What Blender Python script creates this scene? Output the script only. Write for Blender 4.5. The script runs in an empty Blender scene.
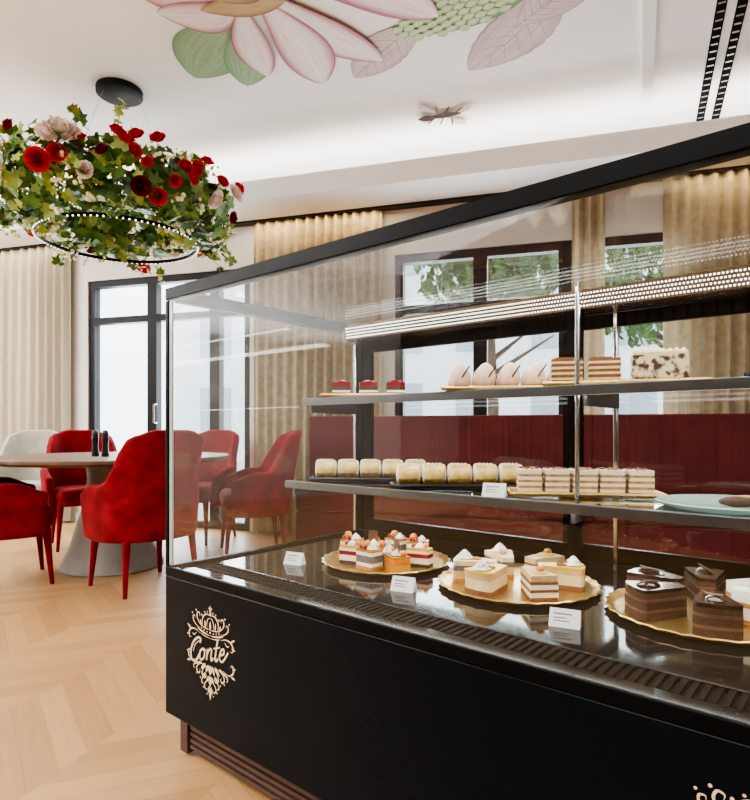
import bpy, bmesh, math, random
from mathutils import Vector, Matrix
random.seed(7)
scene=bpy.context.scene
COL=scene.collection
R=math.radians
YAW=16.5
CA,SA=math.cos(R(YAW)),math.sin(R(YAW))
def rp(x,y):            # survey frame (standpoint at origin) -> room frame
    return (CA*x-SA*y, SA*x+CA*y)

# ------------------------------------------------------------ materials
def mat(name,col,rough=.5,metal=0,var=.08,scale=15,bump=0,spec=.5,emis=0,ecol=None,sheen=0,coat=0,tint=None):
    m=bpy.data.materials.new(name); m.use_nodes=True
    nt=m.node_tree; b=nt.nodes['Principled BSDF']
    tc=nt.nodes.new('ShaderNodeTexCoord')
    nz=nt.nodes.new('ShaderNodeTexNoise'); nz.inputs['Scale'].default_value=scale; nz.inputs['Detail'].default_value=4
    nt.links.new(tc.outputs['Object'],nz.inputs['Vector'])
    cr=nt.nodes.new('ShaderNodeValToRGB'); cr.name='ramp'
    cr.color_ramp.elements[0].position=.3; cr.color_ramp.elements[1].position=.7
    cr.color_ramp.elements[0].color=(*[max(0,c*(1-var)) for c in col],1)
    cr.color_ramp.elements[1].color=(*[min(1,c*(1+var)) for c in col],1)
    nt.links.new(nz.outputs['Fac'],cr.inputs['Fac'])
    nt.links.new(cr.outputs['Color'],b.inputs['Base Color'])
    b.inputs['Roughness'].default_value=rough; b.inputs['Metallic'].default_value=metal
    b.inputs['Specular IOR Level'].default_value=spec
    if sheen:
        b.inputs['Sheen Weight'].default_value=sheen; b.inputs['Sheen Tint'].default_value=(*(tint or [min(1,c*2+.04) for c in col]),1); b.inputs['Sheen Roughness'].default_value=.35
    if coat: b.inputs['Coat Weight'].default_value=coat
    if emis:
        b.inputs['Emission Color'].default_value=(*(ecol or col),1); b.inputs['Emission Strength'].default_value=emis
    if bump:
        bp=nt.nodes.new('ShaderNodeBump'); bp.inputs['Strength'].default_value=bump; bp.inputs['Distance'].default_value=.01
        nt.links.new(nz.outputs['Fac'],bp.inputs['Height']); nt.links.new(bp.outputs['Normal'],b.inputs['Normal'])
    return m
def glassmat(name,tint,base=.04,graz=.6):
    m=bpy.data.materials.new(name); m.use_nodes=True; nt=m.node_tree; nt.nodes.clear()
    o=nt.nodes.new('ShaderNodeOutputMaterial'); mx=nt.nodes.new('ShaderNodeMixShader')
    t=nt.nodes.new('ShaderNodeBsdfTransparent'); t.inputs[0].default_value=(*tint,1)
    g=nt.nodes.new('ShaderNodeBsdfGlossy'); g.inputs['Roughness'].default_value=.0; g.inputs['Color'].default_value=(1,1,1,1)
    lw=nt.nodes.new('ShaderNodeLayerWeight'); lw.inputs['Blend'].default_value=.5
    p=nt.nodes.new('ShaderNodeMath'); p.operation='POWER'; p.inputs[1].default_value=5
    a=nt.nodes.new('ShaderNodeMath'); a.operation='MULTIPLY_ADD'; a.inputs[1].default_value=graz; a.inputs[2].default_value=base
    nt.links.new(lw.outputs['Facing'],p.inputs[0]); nt.links.new(p.outputs[0],a.inputs[0])
    nt.links.new(a.outputs[0],mx.inputs[0]); nt.links.new(t.outputs[0],mx.inputs[1]); nt.links.new(g.outputs[0],mx.inputs[2])
    nt.links.new(mx.outputs[0],o.inputs[0]); return m

M={}
M['black']=mat('black_lacquer',(.0018,.0038,.006),.22,spec=.08,var=.1)
M['blackrail']=mat('black_rail',(.002,.0025,.003),.35,spec=.08)
M['deck']=mat('black_stone',(.005,.007,.009),.07,var=.4,scale=60,spec=.45)
M['steel']=mat('brushed_steel',(.45,.46,.47),.25,metal=1,var=.1,scale=40)
M['barsteel']=mat('bar_steel',(.26,.27,.30),.22,metal=1,var=.15,scale=40)
M['darksteel']=mat('dark_steel',(.12,.125,.13),.3,metal=.8)
M['chrome']=mat('chrome',(.55,.56,.58),.15,metal=1,var=.02)
M['vent']=mat('vent_plastic',(.005,.006,.007),.7,spec=.06)
M['brown']=mat('brown_grille',(.065,.034,.026),.5)
M['glass']=glassmat('case_glass',(.955,.968,.962),.020,.60)
M['topglass']=glassmat('top_glass',(.96,.97,.965),.02,.30)
M['edgeglass']=mat('glass_edge',(.38,.42,.40),.2,var=.1)
M['shelfglass']=glassmat('shelf_glass',(.50,.55,.55),.10,.85)
M['winglass']=glassmat('window_glass',(.97,.98,.99),.03)
M['led']=mat('led',(1,1,1),emis=5,ecol=(1,.99,.98))
M['leddot']=mat('led_dot',(1,1,1),emis=5.5,ecol=(.96,.985,1))
M['warmled']=mat('warm_led',(1,.85,.6),emis=4,ecol=(1,.84,.66))
M['gold']=mat('gold_foil',(.72,.48,.18),.28,metal=.85,var=.15,scale=60,bump=.1)
M['goldprint']=mat('gold_print',(.72,.54,.35),.5,var=.1)
M['white']=mat('white_paint',(.88,.88,.88),.7,var=.01)
M['wallpaint']=mat('wall_plaster',(.72,.70,.67),.8,var=.03,scale=4)
M['ceil']=mat('ceiling_paint',(.94,.94,.95),.8,var=.01,scale=2)
M['frame']=mat('window_frame',(.005,.006,.008),.5,spec=.2)
M['red']=mat('red_velvet',(.185,.007,.012),.8,var=.38,scale=10,bump=.4,sheen=.5,spec=.15,tint=(.55,.12,.13))
M['burg']=mat('burgundy_velvet',(.12,.020,.024),.85,var=.18,scale=4,sheen=.45,spec=.15,tint=(.40,.12,.12))
M['greychair']=mat('beige_velvet',(.36,.36,.30),.8,var=.1,sheen=.3)
M['tabletop']=mat('table_wood',(.13,.08,.05),.5,var=.25,scale=12,spec=.3)
M['concrete']=mat('pale_stone',(.30,.30,.28),.5,var=.1,scale=10)
M['curtain']=mat('beige_curtain',(.44,.40,.31),.85,var=.06,scale=30)
def drape(name,c1,c2):
    m=bpy.data.materials.new(name); m.use_nodes=True; nt=m.node_tree; b=nt.nodes['Principled BSDF']; o=nt.nodes['Material Output']
    tc=nt.nodes.new('ShaderNodeTexCoord'); vo=nt.nodes.new('ShaderNodeTexVoronoi'); vo.inputs['Scale'].default_value=22; vo.feature='SMOOTH_F1'
    nt.links.new(tc.outputs['Object'],vo.inputs['Vector'])
    cr=nt.nodes.new('ShaderNodeValToRGB'); cr.color_ramp.elements[0].position=.2; cr.color_ramp.elements[1].position=.6
    cr.color_ramp.elements[0].color=(*c1,1); cr.color_ramp.elements[1].color=(*c2,1)
    nt.links.new(vo.outputs['Distance'],cr.inputs[0]); nt.links.new(cr.outputs[0],b.inputs['Base Color']); b.inputs['Roughness'].default_value=.85
    tl=nt.nodes.new('ShaderNodeBsdfTranslucent'); nt.links.new(cr.outputs[0],tl.inputs[0])
    mx=nt.nodes.new('ShaderNodeMixShader'); mx.inputs[0].default_value=.15
    nt.links.new(b.outputs[0],mx.inputs[1]); nt.links.new(tl.outputs[0],mx.inputs[2]); nt.links.new(mx.outputs[0],o.inputs[0])
    return m
M['goldcurtain']=drape('patterned_drape',(.40,.32,.20),(.47,.395,.27))
M['leaf']=mat('leaf_green',(.06,.16,.022),.5,var=.7,scale=8)
M['leaf2']=mat('leaf_yellow_green',(.26,.36,.07),.5,var=.5,scale=8)
M['rose']=mat('rose_red',(.70,.006,.012),.6,var=.3,scale=30,spec=.2)
M['darkrose']=mat('rose_dark',(.20,.004,.015),.6,var=.4,scale=30,spec=.2)
M['pinkrose']=mat('rose_pale_pink',(.90,.76,.68),.6,var=.10,scale=40)
M['whitefl']=mat('white_blossom',(.84,.80,.52),.6,var=.15,scale=30)
M['cream']=mat('cream',(.74,.58,.34),.5,var=.1,scale=40)
M['whitecream']=mat('white_cream',(.84,.79,.68),.5,var=.05,scale=40)
M['sponge']=mat('sponge',(.42,.20,.06),.8,var=.3,scale=120,bump=.3)
M['darksponge']=mat('dark_sponge',(.055,.022,.012),.8,var=.3,scale=120,bump=.3)
M['choc']=mat('chocolate_glaze',(.028,.011,.007),.22,var=.3,scale=20,coat=.3)
M['milkchoc']=mat('milk_chocolate',(.12,.06,.04),.35,var=.2,scale=30)
M['honey']=mat('honey_layer',(.20,.08,.03),.7,var=.3,scale=80)
M['mousse']=mat('pale_mousse',(.58,.40,.19),.5,var=.12,scale=50)
M['poppy']=mat('grey_poppy_layer',(.11,.11,.12),.6,var=.4,scale=120)
M['redjelly']=mat('red_jelly',(.24,.005,.018),.15,var=.2,coat=.5)
M['orange']=mat('orange_fruit',(.75,.22,.012),.3,var=.2)
M['amber']=mat('amber_glaze',(.50,.20,.02),.25,var=.2,coat=.4)
M['pistachio']=mat('yellow_glaze',(.66,.40,.07),.35,var=.15)
M['pastry']=mat('golden_pastry',(.52,.27,.07),.55,var=.4,scale=60,bump=.3)
M['powder']=mat('powdered_roll',(.76,.55,.20),.35,var=.30,scale=26,bump=.25,coat=.4)
M['marble']=mat('marbled_icing',(.40,.26,.15),.5,scale=60)
r_=M['marble'].node_tree.nodes['ramp'].color_ramp
r_.elements[0].position=.42; r_.elements[0].color=(.07,.032,.018,1); r_.elements[1].position=.54; r_.elements[1].color=(.70,.57,.38,1)
M['merin']=mat('meringue_cream',(.66,.49,.39),.6,var=.25,scale=35,bump=.2)
M['tray']=mat('black_tray',(.008,.008,.010),.3)
M['teal']=mat('pale_teal_ceramic',(.42,.56,.53),.25)
M['card']=mat('white_card',(.80,.80,.80),.5,var=.01)
M['ink']=mat('ink',(.006,.006,.006),.7,spec=.05)
M['grey']=mat('print_grey',(.12,.12,.12),.6)
M['bark']=mat('bark',(.10,.07,.05),.9)
M['treeleaf']=mat('tree_leaf',(.08,.17,.04),.7,var=.5,scale=3)
M['facade']=mat('pale_facade',(.80,.82,.86),.8,var=.05,scale=2)
M['facadewin']=mat('facade_window',(.40,.45,.50),.2)
M['paving']=mat('paving',(.55,.55,.55),.9,var=.1,scale=5)
M['baseb']=mat('baseboard_paint',(.72,.71,.69),.6)
M['walnut']=mat('walnut_panel',(.065,.032,.016),.5,var=.3,scale=6,spec=.2)

# ------------------------------------------------------------ mesh builder
class MB:
    def __init__(s): s.v=[];s.f=[];s.m=[];s.uv=[];s.hasuv=False
    def add(s,vs,fs,mi=0,T=None,uv=None):
        o=len(s.v)
        for p in vs:
            p=Vector(p)
            s.v.append(T@p if T else p)
        if uv: s.uv+=list(uv); s.hasuv=True
        else: s.uv+=[(0,0)]*len(vs)
        for i,f in enumerate(fs):
            s.f.append([a+o for a in f]); s.m.append(mi[i] if isinstance(mi,list) else mi)
        return s
    def box(s,x0,x1,y0,y1,z0,z1,mi=0,T=None):
        vs=[(x0,y0,z0),(x1,y0,z0),(x1,y1,z0),(x0,y1,z0),(x0,y0,z1),(x1,y0,z1),(x1,y1,z1),(x0,y1,z1)]
        return s.add(vs,[(0,3,2,1),(4,5,6,7),(0,1,5,4),(1,2,6,5),(2,3,7,6),(3,0,4,7)],mi,T)
    def prism(s,poly,z0,z1,mi=0,T=None):
        n=len(poly)
        vs=[(x,y,z0) for x,y in poly]+[(x,y,z1) for x,y in poly]
        fs=[tuple(reversed(range(n))),tuple(range(n,2*n))]+[(i,(i+1)%n,n+(i+1)%n,n+i) for i in range(n)]
        return s.add(vs,fs,mi,T)
    def lathe(s,prof,seg=32,mi=0,T=None,mod=None):
        vs=[];fs=[]
        for r,z in prof:
            for k in range(seg):
                a=2*math.pi*k/seg
                rr=r*(mod(a,z) if mod else 1)
                vs.append((rr*math.cos(a),rr*math.sin(a),z))
        for i in range(len(prof)-1):
            for k in range(seg):
                fs.append((i*seg+k,i*seg+(k+1)%seg,(i+1)*seg+(k+1)%seg,(i+1)*seg+k))
        fs.append(tuple(reversed(range(seg)))); fs.append(tuple(range((len(prof)-1)*seg,len(prof)*seg)))
        return s.add(vs,fs,mi,T)
    def tube(s,pts,r,seg=8,mi=0,T=None,closed=False,flat=1.0):
        pts=[Vector(p) for p in pts]; n=len(pts)
        vs=[];fs=[]
        up=Vector((0,0,1))
        for i,p in enumerate(pts):
            if closed: d=pts[(i+1)%n]-pts[i-1]
            else: d=pts[min(i+1,n-1)]-pts[max(i-1,0)]
            d.normalize()
            u=up if abs(d.z)<.95 else Vector((1,0,0))
            a=d.cross(u).normalized(); b=a.cross(d).normalized()
            rr=r[i] if isinstance(r,(list,tuple)) else r
            for k in range(seg):
                t=2*math.pi*k/seg
                vs.append(p+a*rr*math.cos(t)+b*rr*math.sin(t)*flat)
        m=n if closed else n-1
        for i in range(m):
            j=(i+1)%n
            for k in range(seg):
                fs.append((i*seg+k,i*seg+(k+1)%seg,j*seg+(k+1)%seg,j*seg+k))
        if not closed:
            fs.append(tuple(reversed(range(seg)))); fs.append(tuple(range((n-1)*seg,n*seg)))
        return s.add(vs,fs,mi,T)
    def ell(s,c,r,mi=0,T=None,seg=12,rings=7):
        prof=[(max(.001,math.sin(math.pi*i/rings)),-math.cos(math.pi*i/rings)) for i in range(rings+1)]
        if not isinstance(r,(tuple,list)): r=(r,r,r)
        TT=Matrix.Translation(c)@Matrix.Diagonal((r[0],r[1],r[2],1))
        if T: TT=T@TT
        return s.lathe(prof,seg,mi,TT)
    def swirl(s,c,r,h,mi=0,T=None,seg=30,lobes=6):
        prof=[(r*.75,0)]
        for i in range(9):
            t=i/8; prof.append((r*(1-t)**.8*(1+.12*math.sin(t*18))+.0008,h*.08+h*.92*t))
        TT=Matrix.Translation(c)
        if T: TT=T@TT
        return s.lathe(prof,seg,mi,TT,mod=lambda a,z:1+.15*math.cos(lobes*a+z/h*5))
    def data(s,name,mats,smooth=False,ang=40):
        me=bpy.data.meshes.new(name)
        me.from_pydata([tuple(p) for p in s.v],[],s.f)
        for m in mats: me.materials.append(M[m] if isinstance(m,str) else m)
        for p,mi in zip(me.polygons,s.m): p.material_index=mi
        if s.hasuv:
            l=me.uv_layers.new(name='UVMap')
            for lp in me.loops: l.data[lp.index].uv=s.uv[lp.vertex_index]
        if smooth:
            me.polygons.foreach_set('use_smooth',[True]*len(me.polygons))
            me.set_sharp_from_angle(angle=R(ang))
        me.update(); return me
    def build(s,name,mats,parent=None,loc=(0,0,0),rot=0,smooth=False,bevel=0,seg=2,subs=0):
        return obj(name,s.data(name,mats,smooth or bevel>0),parent,loc,rot,bevel,seg,subs)
def obj(name,me,parent=None,loc=(0,0,0),rot=0,bevel=0,seg=2,subs=0):
    o=bpy.data.objects.new(name,me); COL.objects.link(o)
    if parent: o.parent=parent
    o.location=loc; o.rotation_euler=(0,0,rot) if not isinstance(rot,(tuple,list)) else rot
    if bevel:
        b=o.modifiers.new('bevel','BEVEL'); b.width=bevel; b.segments=seg; b.limit_method='ANGLE'
    if subs:
        b=o.modifiers.new('sub','SUBSURF'); b.levels=subs; b.render_levels=subs
    return o
def empty(name,loc,rot=0):
    o=bpy.data.objects.new(name,None); COL.objects.link(o); o.location=loc; o.rotation_euler=(0,0,rot); o.empty_display_size=.1; return o
def tag(o,label,cat,group=None):
    o['label']=label; o['category']=cat
    if group: o['group']=group
    return o
def struct(o): o['kind']='structure'; return o
def copy_thing(o,loc,rot):
    c=o.copy(); COL.objects.link(c); c.location=loc; c.rotation_euler=(0,0,rot)
    for ch in list(o.children):
        k=ch.copy(); k.parent=c; COL.objects.link(k)
        for g in list(ch.children):
            q=g.copy(); q.parent=k; COL.objects.link(q)
    return c

# ------------------------------------------------------------ room shell
WD=4.87; SL,SR,SF=-7.0,3.0,-2.6; CH=3.22
# chevron floor
fb=MB()
cw=.44; ph=.105
ncol=int((SR-SL)/cw)+2
for c in range(ncol):
    x0=SL+c*cw; x1=x0+cw
    sl=cw*.8*(1 if c%2 else -1)
    y=SF-1
    while y<WD+1:
        k=random.randint(1,400)*10
        fb.add([(x0,y,0),(x1,y+sl,0),(x1,y+sl+ph,0),(x0,y+ph,0)],[(0,1,2,3)],0,None,[(k+.5,0),(k+1.1,0),(k+1.1,1),(k+.5,1)])
        y+=ph
fm=bpy.data.materials.new('oak_chevron'); fm.use_nodes=True
nt=fm.node_tree; b=nt.nodes['Principled BSDF']; N=nt.nodes.new; L=nt.links.new
uvn=N('ShaderNodeUVMap'); uvn.uv_map='UVMap'
sx=N('ShaderNodeSeparateXYZ'); L(uvn.outputs[0],sx.inputs[0])
dv=N('ShaderNodeMath'); dv.operation='DIVIDE'; dv.inputs[1].default_value=10; L(sx.outputs[0],dv.inputs[0])
fl=N('ShaderNodeMath'); fl.operation='FLOOR'; L(dv.outputs[0],fl.inputs[0])
wn=N('ShaderNodeTexWhiteNoise'); wn.noise_dimensions='1D'; L(fl.outputs[0],wn.inputs['W'])
cmb=N('ShaderNodeCombineXYZ')
mu=N('ShaderNodeMath'); mu.operation='MULTIPLY'; mu.inputs[1].default_value=2.5; L(sx.outputs[0],mu.inputs[0])
mv=N('ShaderNodeMath'); mv.operation='MULTIPLY'; mv.inputs[1].default_value=9; L(sx.outputs[1],mv.inputs[0])
L(mu.outputs[0],cmb.inputs[0]); L(mv.outputs[0],cmb.inputs[1])
nz=N('ShaderNodeTexNoise'); nz.inputs['Scale'].default_value=1.2; nz.inputs['Detail'].default_value=6; L(cmb.outputs[0],nz.inputs['Vector'])
ad=N('ShaderNodeMath'); ad.operation='MULTIPLY_ADD'; ad.inputs[1].default_value=.42; L(wn.outputs['Value'],ad.inputs[0])
m2=N('ShaderNodeMath'); m2.operation='MULTIPLY'; m2.inputs[1].default_value=.6; L(nz.outputs['Fac'],m2.inputs[0]); L(m2.outputs[0],ad.inputs[2])
cr=N('ShaderNodeValToRGB'); L(ad.outputs[0],cr.inputs[0])
cr.color_ramp.elements[0].position=.15; cr.color_ramp.elements[0].color=(.32,.17,.062,1)
cr.color_ramp.elements[1].position=.85; cr.color_ramp.elements[1].color=(.50,.305,.135,1)
ab=N('ShaderNodeMath'); ab.operation='SUBTRACT'; ab.inputs[1].default_value=.5; L(sx.outputs[1],ab.inputs[0])
ab2=N('ShaderNodeMath'); ab2.operation='ABSOLUTE'; L(ab.outputs[0],ab2.inputs[0])
gt=N('ShaderNodeMath'); gt.operation='GREATER_THAN'; gt.inputs[1].default_value=.485; L(ab2.outputs[0],gt.inputs[0])
gs=N('ShaderNodeMath'); gs.operation='MULTIPLY'; gs.inputs[1].default_value=.5; L(gt.outputs[0],gs.inputs[0])
mx=N('ShaderNodeMixRGB'); L(gs.outputs[0],mx.inputs[0]); L(cr.outputs[0],mx.inputs[1]); mx.inputs[2].default_value=(.20,.10,.045,1)
L(mx.outputs[0],b.inputs['Base Color']); b.inputs['Roughness'].default_value=.38
me=fb.data('floor',[fm])
bm=bmesh.new(); bm.from_mesh(me)
for co,no in (((SL,0,0),(-1,0,0)),((SR,0,0),(1,0,0)),((0,SF,0),(0,-1,0)),((0,WD+.18,0),(0,1,0))):
    bmesh.ops.bisect_plane(bm,geom=bm.verts[:]+bm.edges[:]+bm.faces[:],plane_co=co,plane_no=no,clear_outer=True)
bm.to_mesh(me); bm.free()
struct(obj('floor',me))
struct(MB().box(SL,SR,SF,WD+.18,CH,CH+.1).build('ceiling',['ceil']))
# back wall with two openings
W1=(-4.45,-2.64,0.0,2.42); W2=(-1.27,1.00,.72,2.42)
wb=MB(); y0,y1=WD,WD+.18
wb.box(SL,W1[0],y0,y1,0,CH); wb.box(W1[0],W1[1],y0,y1,W1[3],CH); wb.box(W1[1],W2[0],y0,y1,0,CH)
wb.box(W2[0],W2[1],y0,y1,0,W2[2]); wb.box(W2[0],W2[1],y0,y1,W2[3],CH); wb.box(W2[1],SR,y0,y1,0,CH)
struct(wb.build('wall_back',['wallpaint']))
struct(MB().box(SL-.15,SL,SF,WD+.18,0,CH).build('wall_left',['wallpaint']))
struct(MB().box(SR,SR+.15,SF,WD+.18,0,CH).build('wall_right',['walnut']))
wf=MB(); wf.box(SL,SR,SF-.15,SF-.03,0,CH)
x=SL
while x<SR-.05:
    wf.box(x,x+.09,SF-.03,SF,0,CH); x+=.12
struct(wf.build('wall_front',['walnut']))
bbm=MB(); bbm.box(SL,W1[0]-.02,WD-.02,WD,0,.09); bbm.box(W1[1]+.02,SR,WD-.02,WD,0,.09)
struct(bbm.build('baseboard_back',['baseb']))
# soffit with cove lip
sf=MB(); sf.box(SL,SR,4.33,WD,2.80,2.86); sf.box(SL,SR,4.33,4.36,2.86,2.96)
struct(sf.build('trim_1',['ceil']))
struct(MB().box(SL+.1,SR-.1,4.42,4.44,2.86,2.88).build('trim_2',['warmled']))
# ceiling light groove on right side, running obliquely
a=Vector((*rp(1.42,3.05),0)); bb=Vector((*rp(2.12,4.62),0))
dd=(bb-a); ln=dd.length; ang=math.atan2(dd.y,dd.x)
t=MB(); t.box(-2.8,ln-.35,-.035,.035,CH-.035,CH)
struct(t.build('trim_3',['white'],loc=(a.x,a.y,0),rot=ang))
# linear air diffuser : two dashed black slots
a=Vector((*rp(1.86,3.05),0)); bb=Vector((*rp(2.56,4.60),0)); dd=(bb-a); ang=math.atan2(dd.y,dd.x); ln=dd.length
t=MB(); t.box(-1.5,ln,-.085,.085,CH-.008,CH,0)
for off in (-.05,.05):
    t.box(-1.5,ln,off-.026,off+.026,CH-.011,CH-.008,1)
    x=-1.5
    while x<ln-.03:
        t.box(x,x+.016,off-.018,off+.018,CH-.014,CH-.011,2); x+=.075
struct(t.build('trim_4',['white','ink','steel'],loc=(a.x,a.y,0),rot=ang))
# curtain track slot
struct(MB().box(-5.8,SR-.1,4.74,4.83,2.785,2.80).build('trim_5',['frame']))

# windows
def window(name,s0,s1,z0,z1,mull,trans,fw=.055):
    e=empty(name,((s0+s1)/2,WD+.06,z0)); struct(e)
    cx=(s0+s1)/2
    f=MB(); yy0,yy1=-.04,.04
    def bx(a0,a1,c0,c1): f.box(a0-cx,a1-cx,yy0,yy1,c0-z0,c1-z0)
    bx(s0,s0+fw,z0,z1); bx(s1-fw,s1,z0,z1); bx(s0+fw,s1-fw,z1-fw,z1); bx(s0+fw,s1-fw,z0,z0+fw)
    xs=[s0+fw]+[v for m_ in mull for v in (m_-fw*.8,m_+fw*.8)]+[s1-fw]
    for m_ in mull: bx(m_-fw*.8,m_+fw*.8,z0+fw,z1-fw)
    for i in range(0,len(xs),2): bx(xs[i],xs[i+1],trans-fw*.5,trans+fw*.5)
    f.build('frame',['frame'],e)
    g=MB(); g.box(s0+fw-cx,s1-fw-cx,-.004,.004,fw,z1-z0-fw); g.build('glass_pane',['winglass'],e)
    return e,cx
e,cx=window('window_1',*W1,[-3.71,-3.02],2.02,fw=.065)
h=MB(); h.tube([(-3.65-cx,-.045,1.0),(-3.65-cx,-.09,1.0),(-3.65-cx,-.09,1.18),(-3.65-cx,-.045,1.18)],.009); h.build('handle',['steel'],e)
window('window_2',*W2,[-.55,.12],1.95,fw=.07)

# curtains
def curtain(s0,s1,mt,label,zb=.02,zt=2.79,amp=.03,per=.11,seed=1):
    n=int((s1-s0)/.011); vs=[];fs=[]; nz_=9
    for i in range(n+1):
        x=i/n*(s1-s0)
        for j in range(nz_):
            z=zb+(zt-zb)*j/(nz_-1)
            a_=amp*(.75+.25*math.sin(x*7+seed))
            y=a_*math.sin(2*math.pi*x/per+.9*math.sin(x*6+j*.15)+.25*math.sin(j*.7))
            vs.append((x-(s1-s0)/2,y,z))
    for i in range(n):
        for j in range(nz_-1):
            fs.append((i*nz_+j,(i+1)*nz_+j,(i+1)*nz_+j+1,i*nz_+j+1))
    o=MB().add(vs,fs).build('curtain',[mt],None,((s0+s1)/2,4.785,0),0,smooth=True)
    return tag(o,label,'curtain')
curtain(-5.62,-4.60,'curtain','pleated beige floor-length curtain beside the black glazed door',seed=2)
curtain(-2.56,-1.36,'goldcurtain','golden beige patterned curtain covering the wall between two windows',seed=3,amp=.03,per=.09)
curtain(.16,.40,'goldcurtain','narrow gathered golden beige curtain between two window panes',seed=6,per=.08)
curtain(.80,2.4,'goldcurtain','golden beige pleated curtain beside the window above the sofa',seed=4,amp=.03,per=.09)

# ------------------------------------------------------------ outdoors
tag(MB().box(-14,12,5.06,24,-.12,-.06).build('pavement',['paving']),'grey paved ground outside the windows','pavement')
bl=MB(); bl.box(-12,10,17,18,-.06,7.5,0)
for i in range(10):
    for j in range(3):
        bl.box(-11+i*2.1,-9.9+i*2.1,16.95,17,.9+j*2.3,2.3+j*2.3,1)
tag(bl.build('building',['facade','facadewin']),'pale building facade with rows of windows across the street','building')
def tree(x,y,h,r,seed,n=1500):
    rnd=random.Random(seed); e=empty('tree',(x,y,-.055))
    t=MB(); t.tube([(0,0,0),(.05,0,h*.3),(0,.05,h*.6),(.03,0,h*.85)],[.13,.10,.07,.03])
    for k in range(7):
        a_=k*.9; z=h*(.4+.05*k)
        t.tube([(0,0,z),(math.cos(a_)*r*.4,math.sin(a_)*r*.4,z+.3),(math.cos(a_)*r*.8,math.sin(a_)*r*.8,z+.6)],[.05,.03,.01],6)
    t.build('trunk',['bark'],e,smooth=True)
    f=MB()
    for k in range(n):
        d=Vector((rnd.gauss(0,1),rnd.gauss(0,1),rnd.gauss(0,1))).normalized()*r*(rnd.random()**.4)
        p=Vector((d.x,d.y,h*.8+d.z*.75))
        T=Matrix.Translation(p)@Matrix.Rotation(rnd.random()*6,4,'Z')@Matrix.Rotation(rnd.random()*3,4,'X')@Matrix.Scale(rnd.uniform(.07,.13),4)
        f.add([(0,-1,0),(.5,-.2,.1),(.35,.6,0),(0,1,-.1),(-.35,.6,0),(-.5,-.2,.1)],[(0,1,2,3,4,5)],0,T)
    o=f.build('foliage',['treeleaf'],e); o['kind']='stuff'
    return tag(e,'leafy green tree standing outside the window','tree')
tree(-.9,9.2,4.5,1.2,1,1900); tree(1.9,10.5,4.4,1.6,2,2000)

# ------------------------------------------------------------ banquette
be=empty('banquette_sofa',(.3,4.52,0))
s0,s1=-1.95-.3,2.55-.3
MB().box(s0,s1,-.17,.19,.0,.28).build('base',['burg'],be,bevel=.01)
n=2; w=(s1-s0)/n
for i in range(n):
    MB().box(s0+i*w+.001,s0+(i+1)*w-.001,-.19,.10,.285,.46).build('seat_cushion',['burg'],be,bevel=.03,seg=3)
for i in range(n):
    MB().box(s0+i*w+.0005,s0+(i+1)*w-.0005,.102,.19,.465,1.045).build('backrest',['burg'],be,bevel=.012,seg=3)
tag(be,'long burgundy velvet banquette sofa below the window','sofa')

# ------------------------------------------------------------ armchair
def ss(a,b,x):
    t=min(1,max(0,(x-a)/(b-a))); return t*t*(3-2*t)
def shell():
    vs=[];fs=[];NA,NZ=34,9
    for i in range(NA+1):
        A=-118+236*i/NA; a=R(A); c=math.cos(a); sn=math.sin(a)
        x=.275*math.copysign(abs(sn)**.75,sn); y=-.25*c if c>0 else -.42*c
        s=ss(44,74,abs(A)); top=.93*(1-s)+.66*s-.06*ss(92,118,abs(A))
        top-=.035*ss(14,44,abs(A))
        for j in range(NZ+1):
            v=j/NZ; z=.30+(top-.30)*v
            back=(1-s)
            flare=(z-.45)*.16*back
            waist=1-.16*math.exp(-((z-.66)/.09)**2)*back
            xx=x*waist*(1+.09*s*v)
            yy=y-flare*(1 if c>0 else 0)
            vs.append((xx,yy,z))
    for i in range(NA):
        for j in range(NZ):
            a=i*(NZ+1)+j; fs.append((a,a+NZ+1,a+NZ+2,a+1))
    return MB().add(vs,fs)
def chair(mt,label,loc,rot):
    e=empty('armchair',loc,rot)
    o=MB().box(-.225,.225,-.19,.25,.335,.475).build('seat',[mt],e,bevel=.05,seg=4)
    o=shell().build('backrest',[mt],e,smooth=True)
    s=o.modifiers.new('sol','SOLIDIFY'); s.thickness=.055; s.offset=0
    b=o.modifiers.new('b','BEVEL'); b.width=.022; b.segments=3; b.limit_method='ANGLE'; b.angle_limit=R(50)
    for sx_,sy in ((-1,1),(1,1),(-1,-1),(1,-1)):
        g=MB(); x,y=.20*sx_,(.20 if sy>0 else -.17)
        g.tube([(x*1.12,y+.03*sy,0),(x*1.06,y+.015*sy,.18),(x,y,.36)],[.012,.018,.026],10)
        g.build('leg',[mt],e,smooth=True)
    return tag(e,label,'chair')
def face(fx,fy):
    X,Y=rp(fx,fy); return math.atan2(-X,Y)
c1=chair('red','red velvet armchair with slim legs, back turned, at round table',(*rp(-1.38,3.55),0),face(-.72,.62))
GR='red armchairs around the round table'
c1['group']=GR
lab=['red velvet armchair pulled up to the round table','red velvet armchair behind the round table facing it','red velvet armchair seen through the glass case near the sofa','red velvet armchair seen through the glass beside the table']
for (x,y,fx,fy),lb in zip([(-2.27,3.62,.80,.58),(-2.36,4.82,.5,-.75),(-.92,4.52,-.9,-.3),(-1.50,5.05,-.3,-.9)],lab):
    c=copy_thing(c1,(*rp(x,y),0),face(fx,fy)); c['label']=lb
chair('greychair','pale grey-beige upholstered armchair behind the round table',(*rp(-3.1,5.25),0),face(.2,-1))

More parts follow.
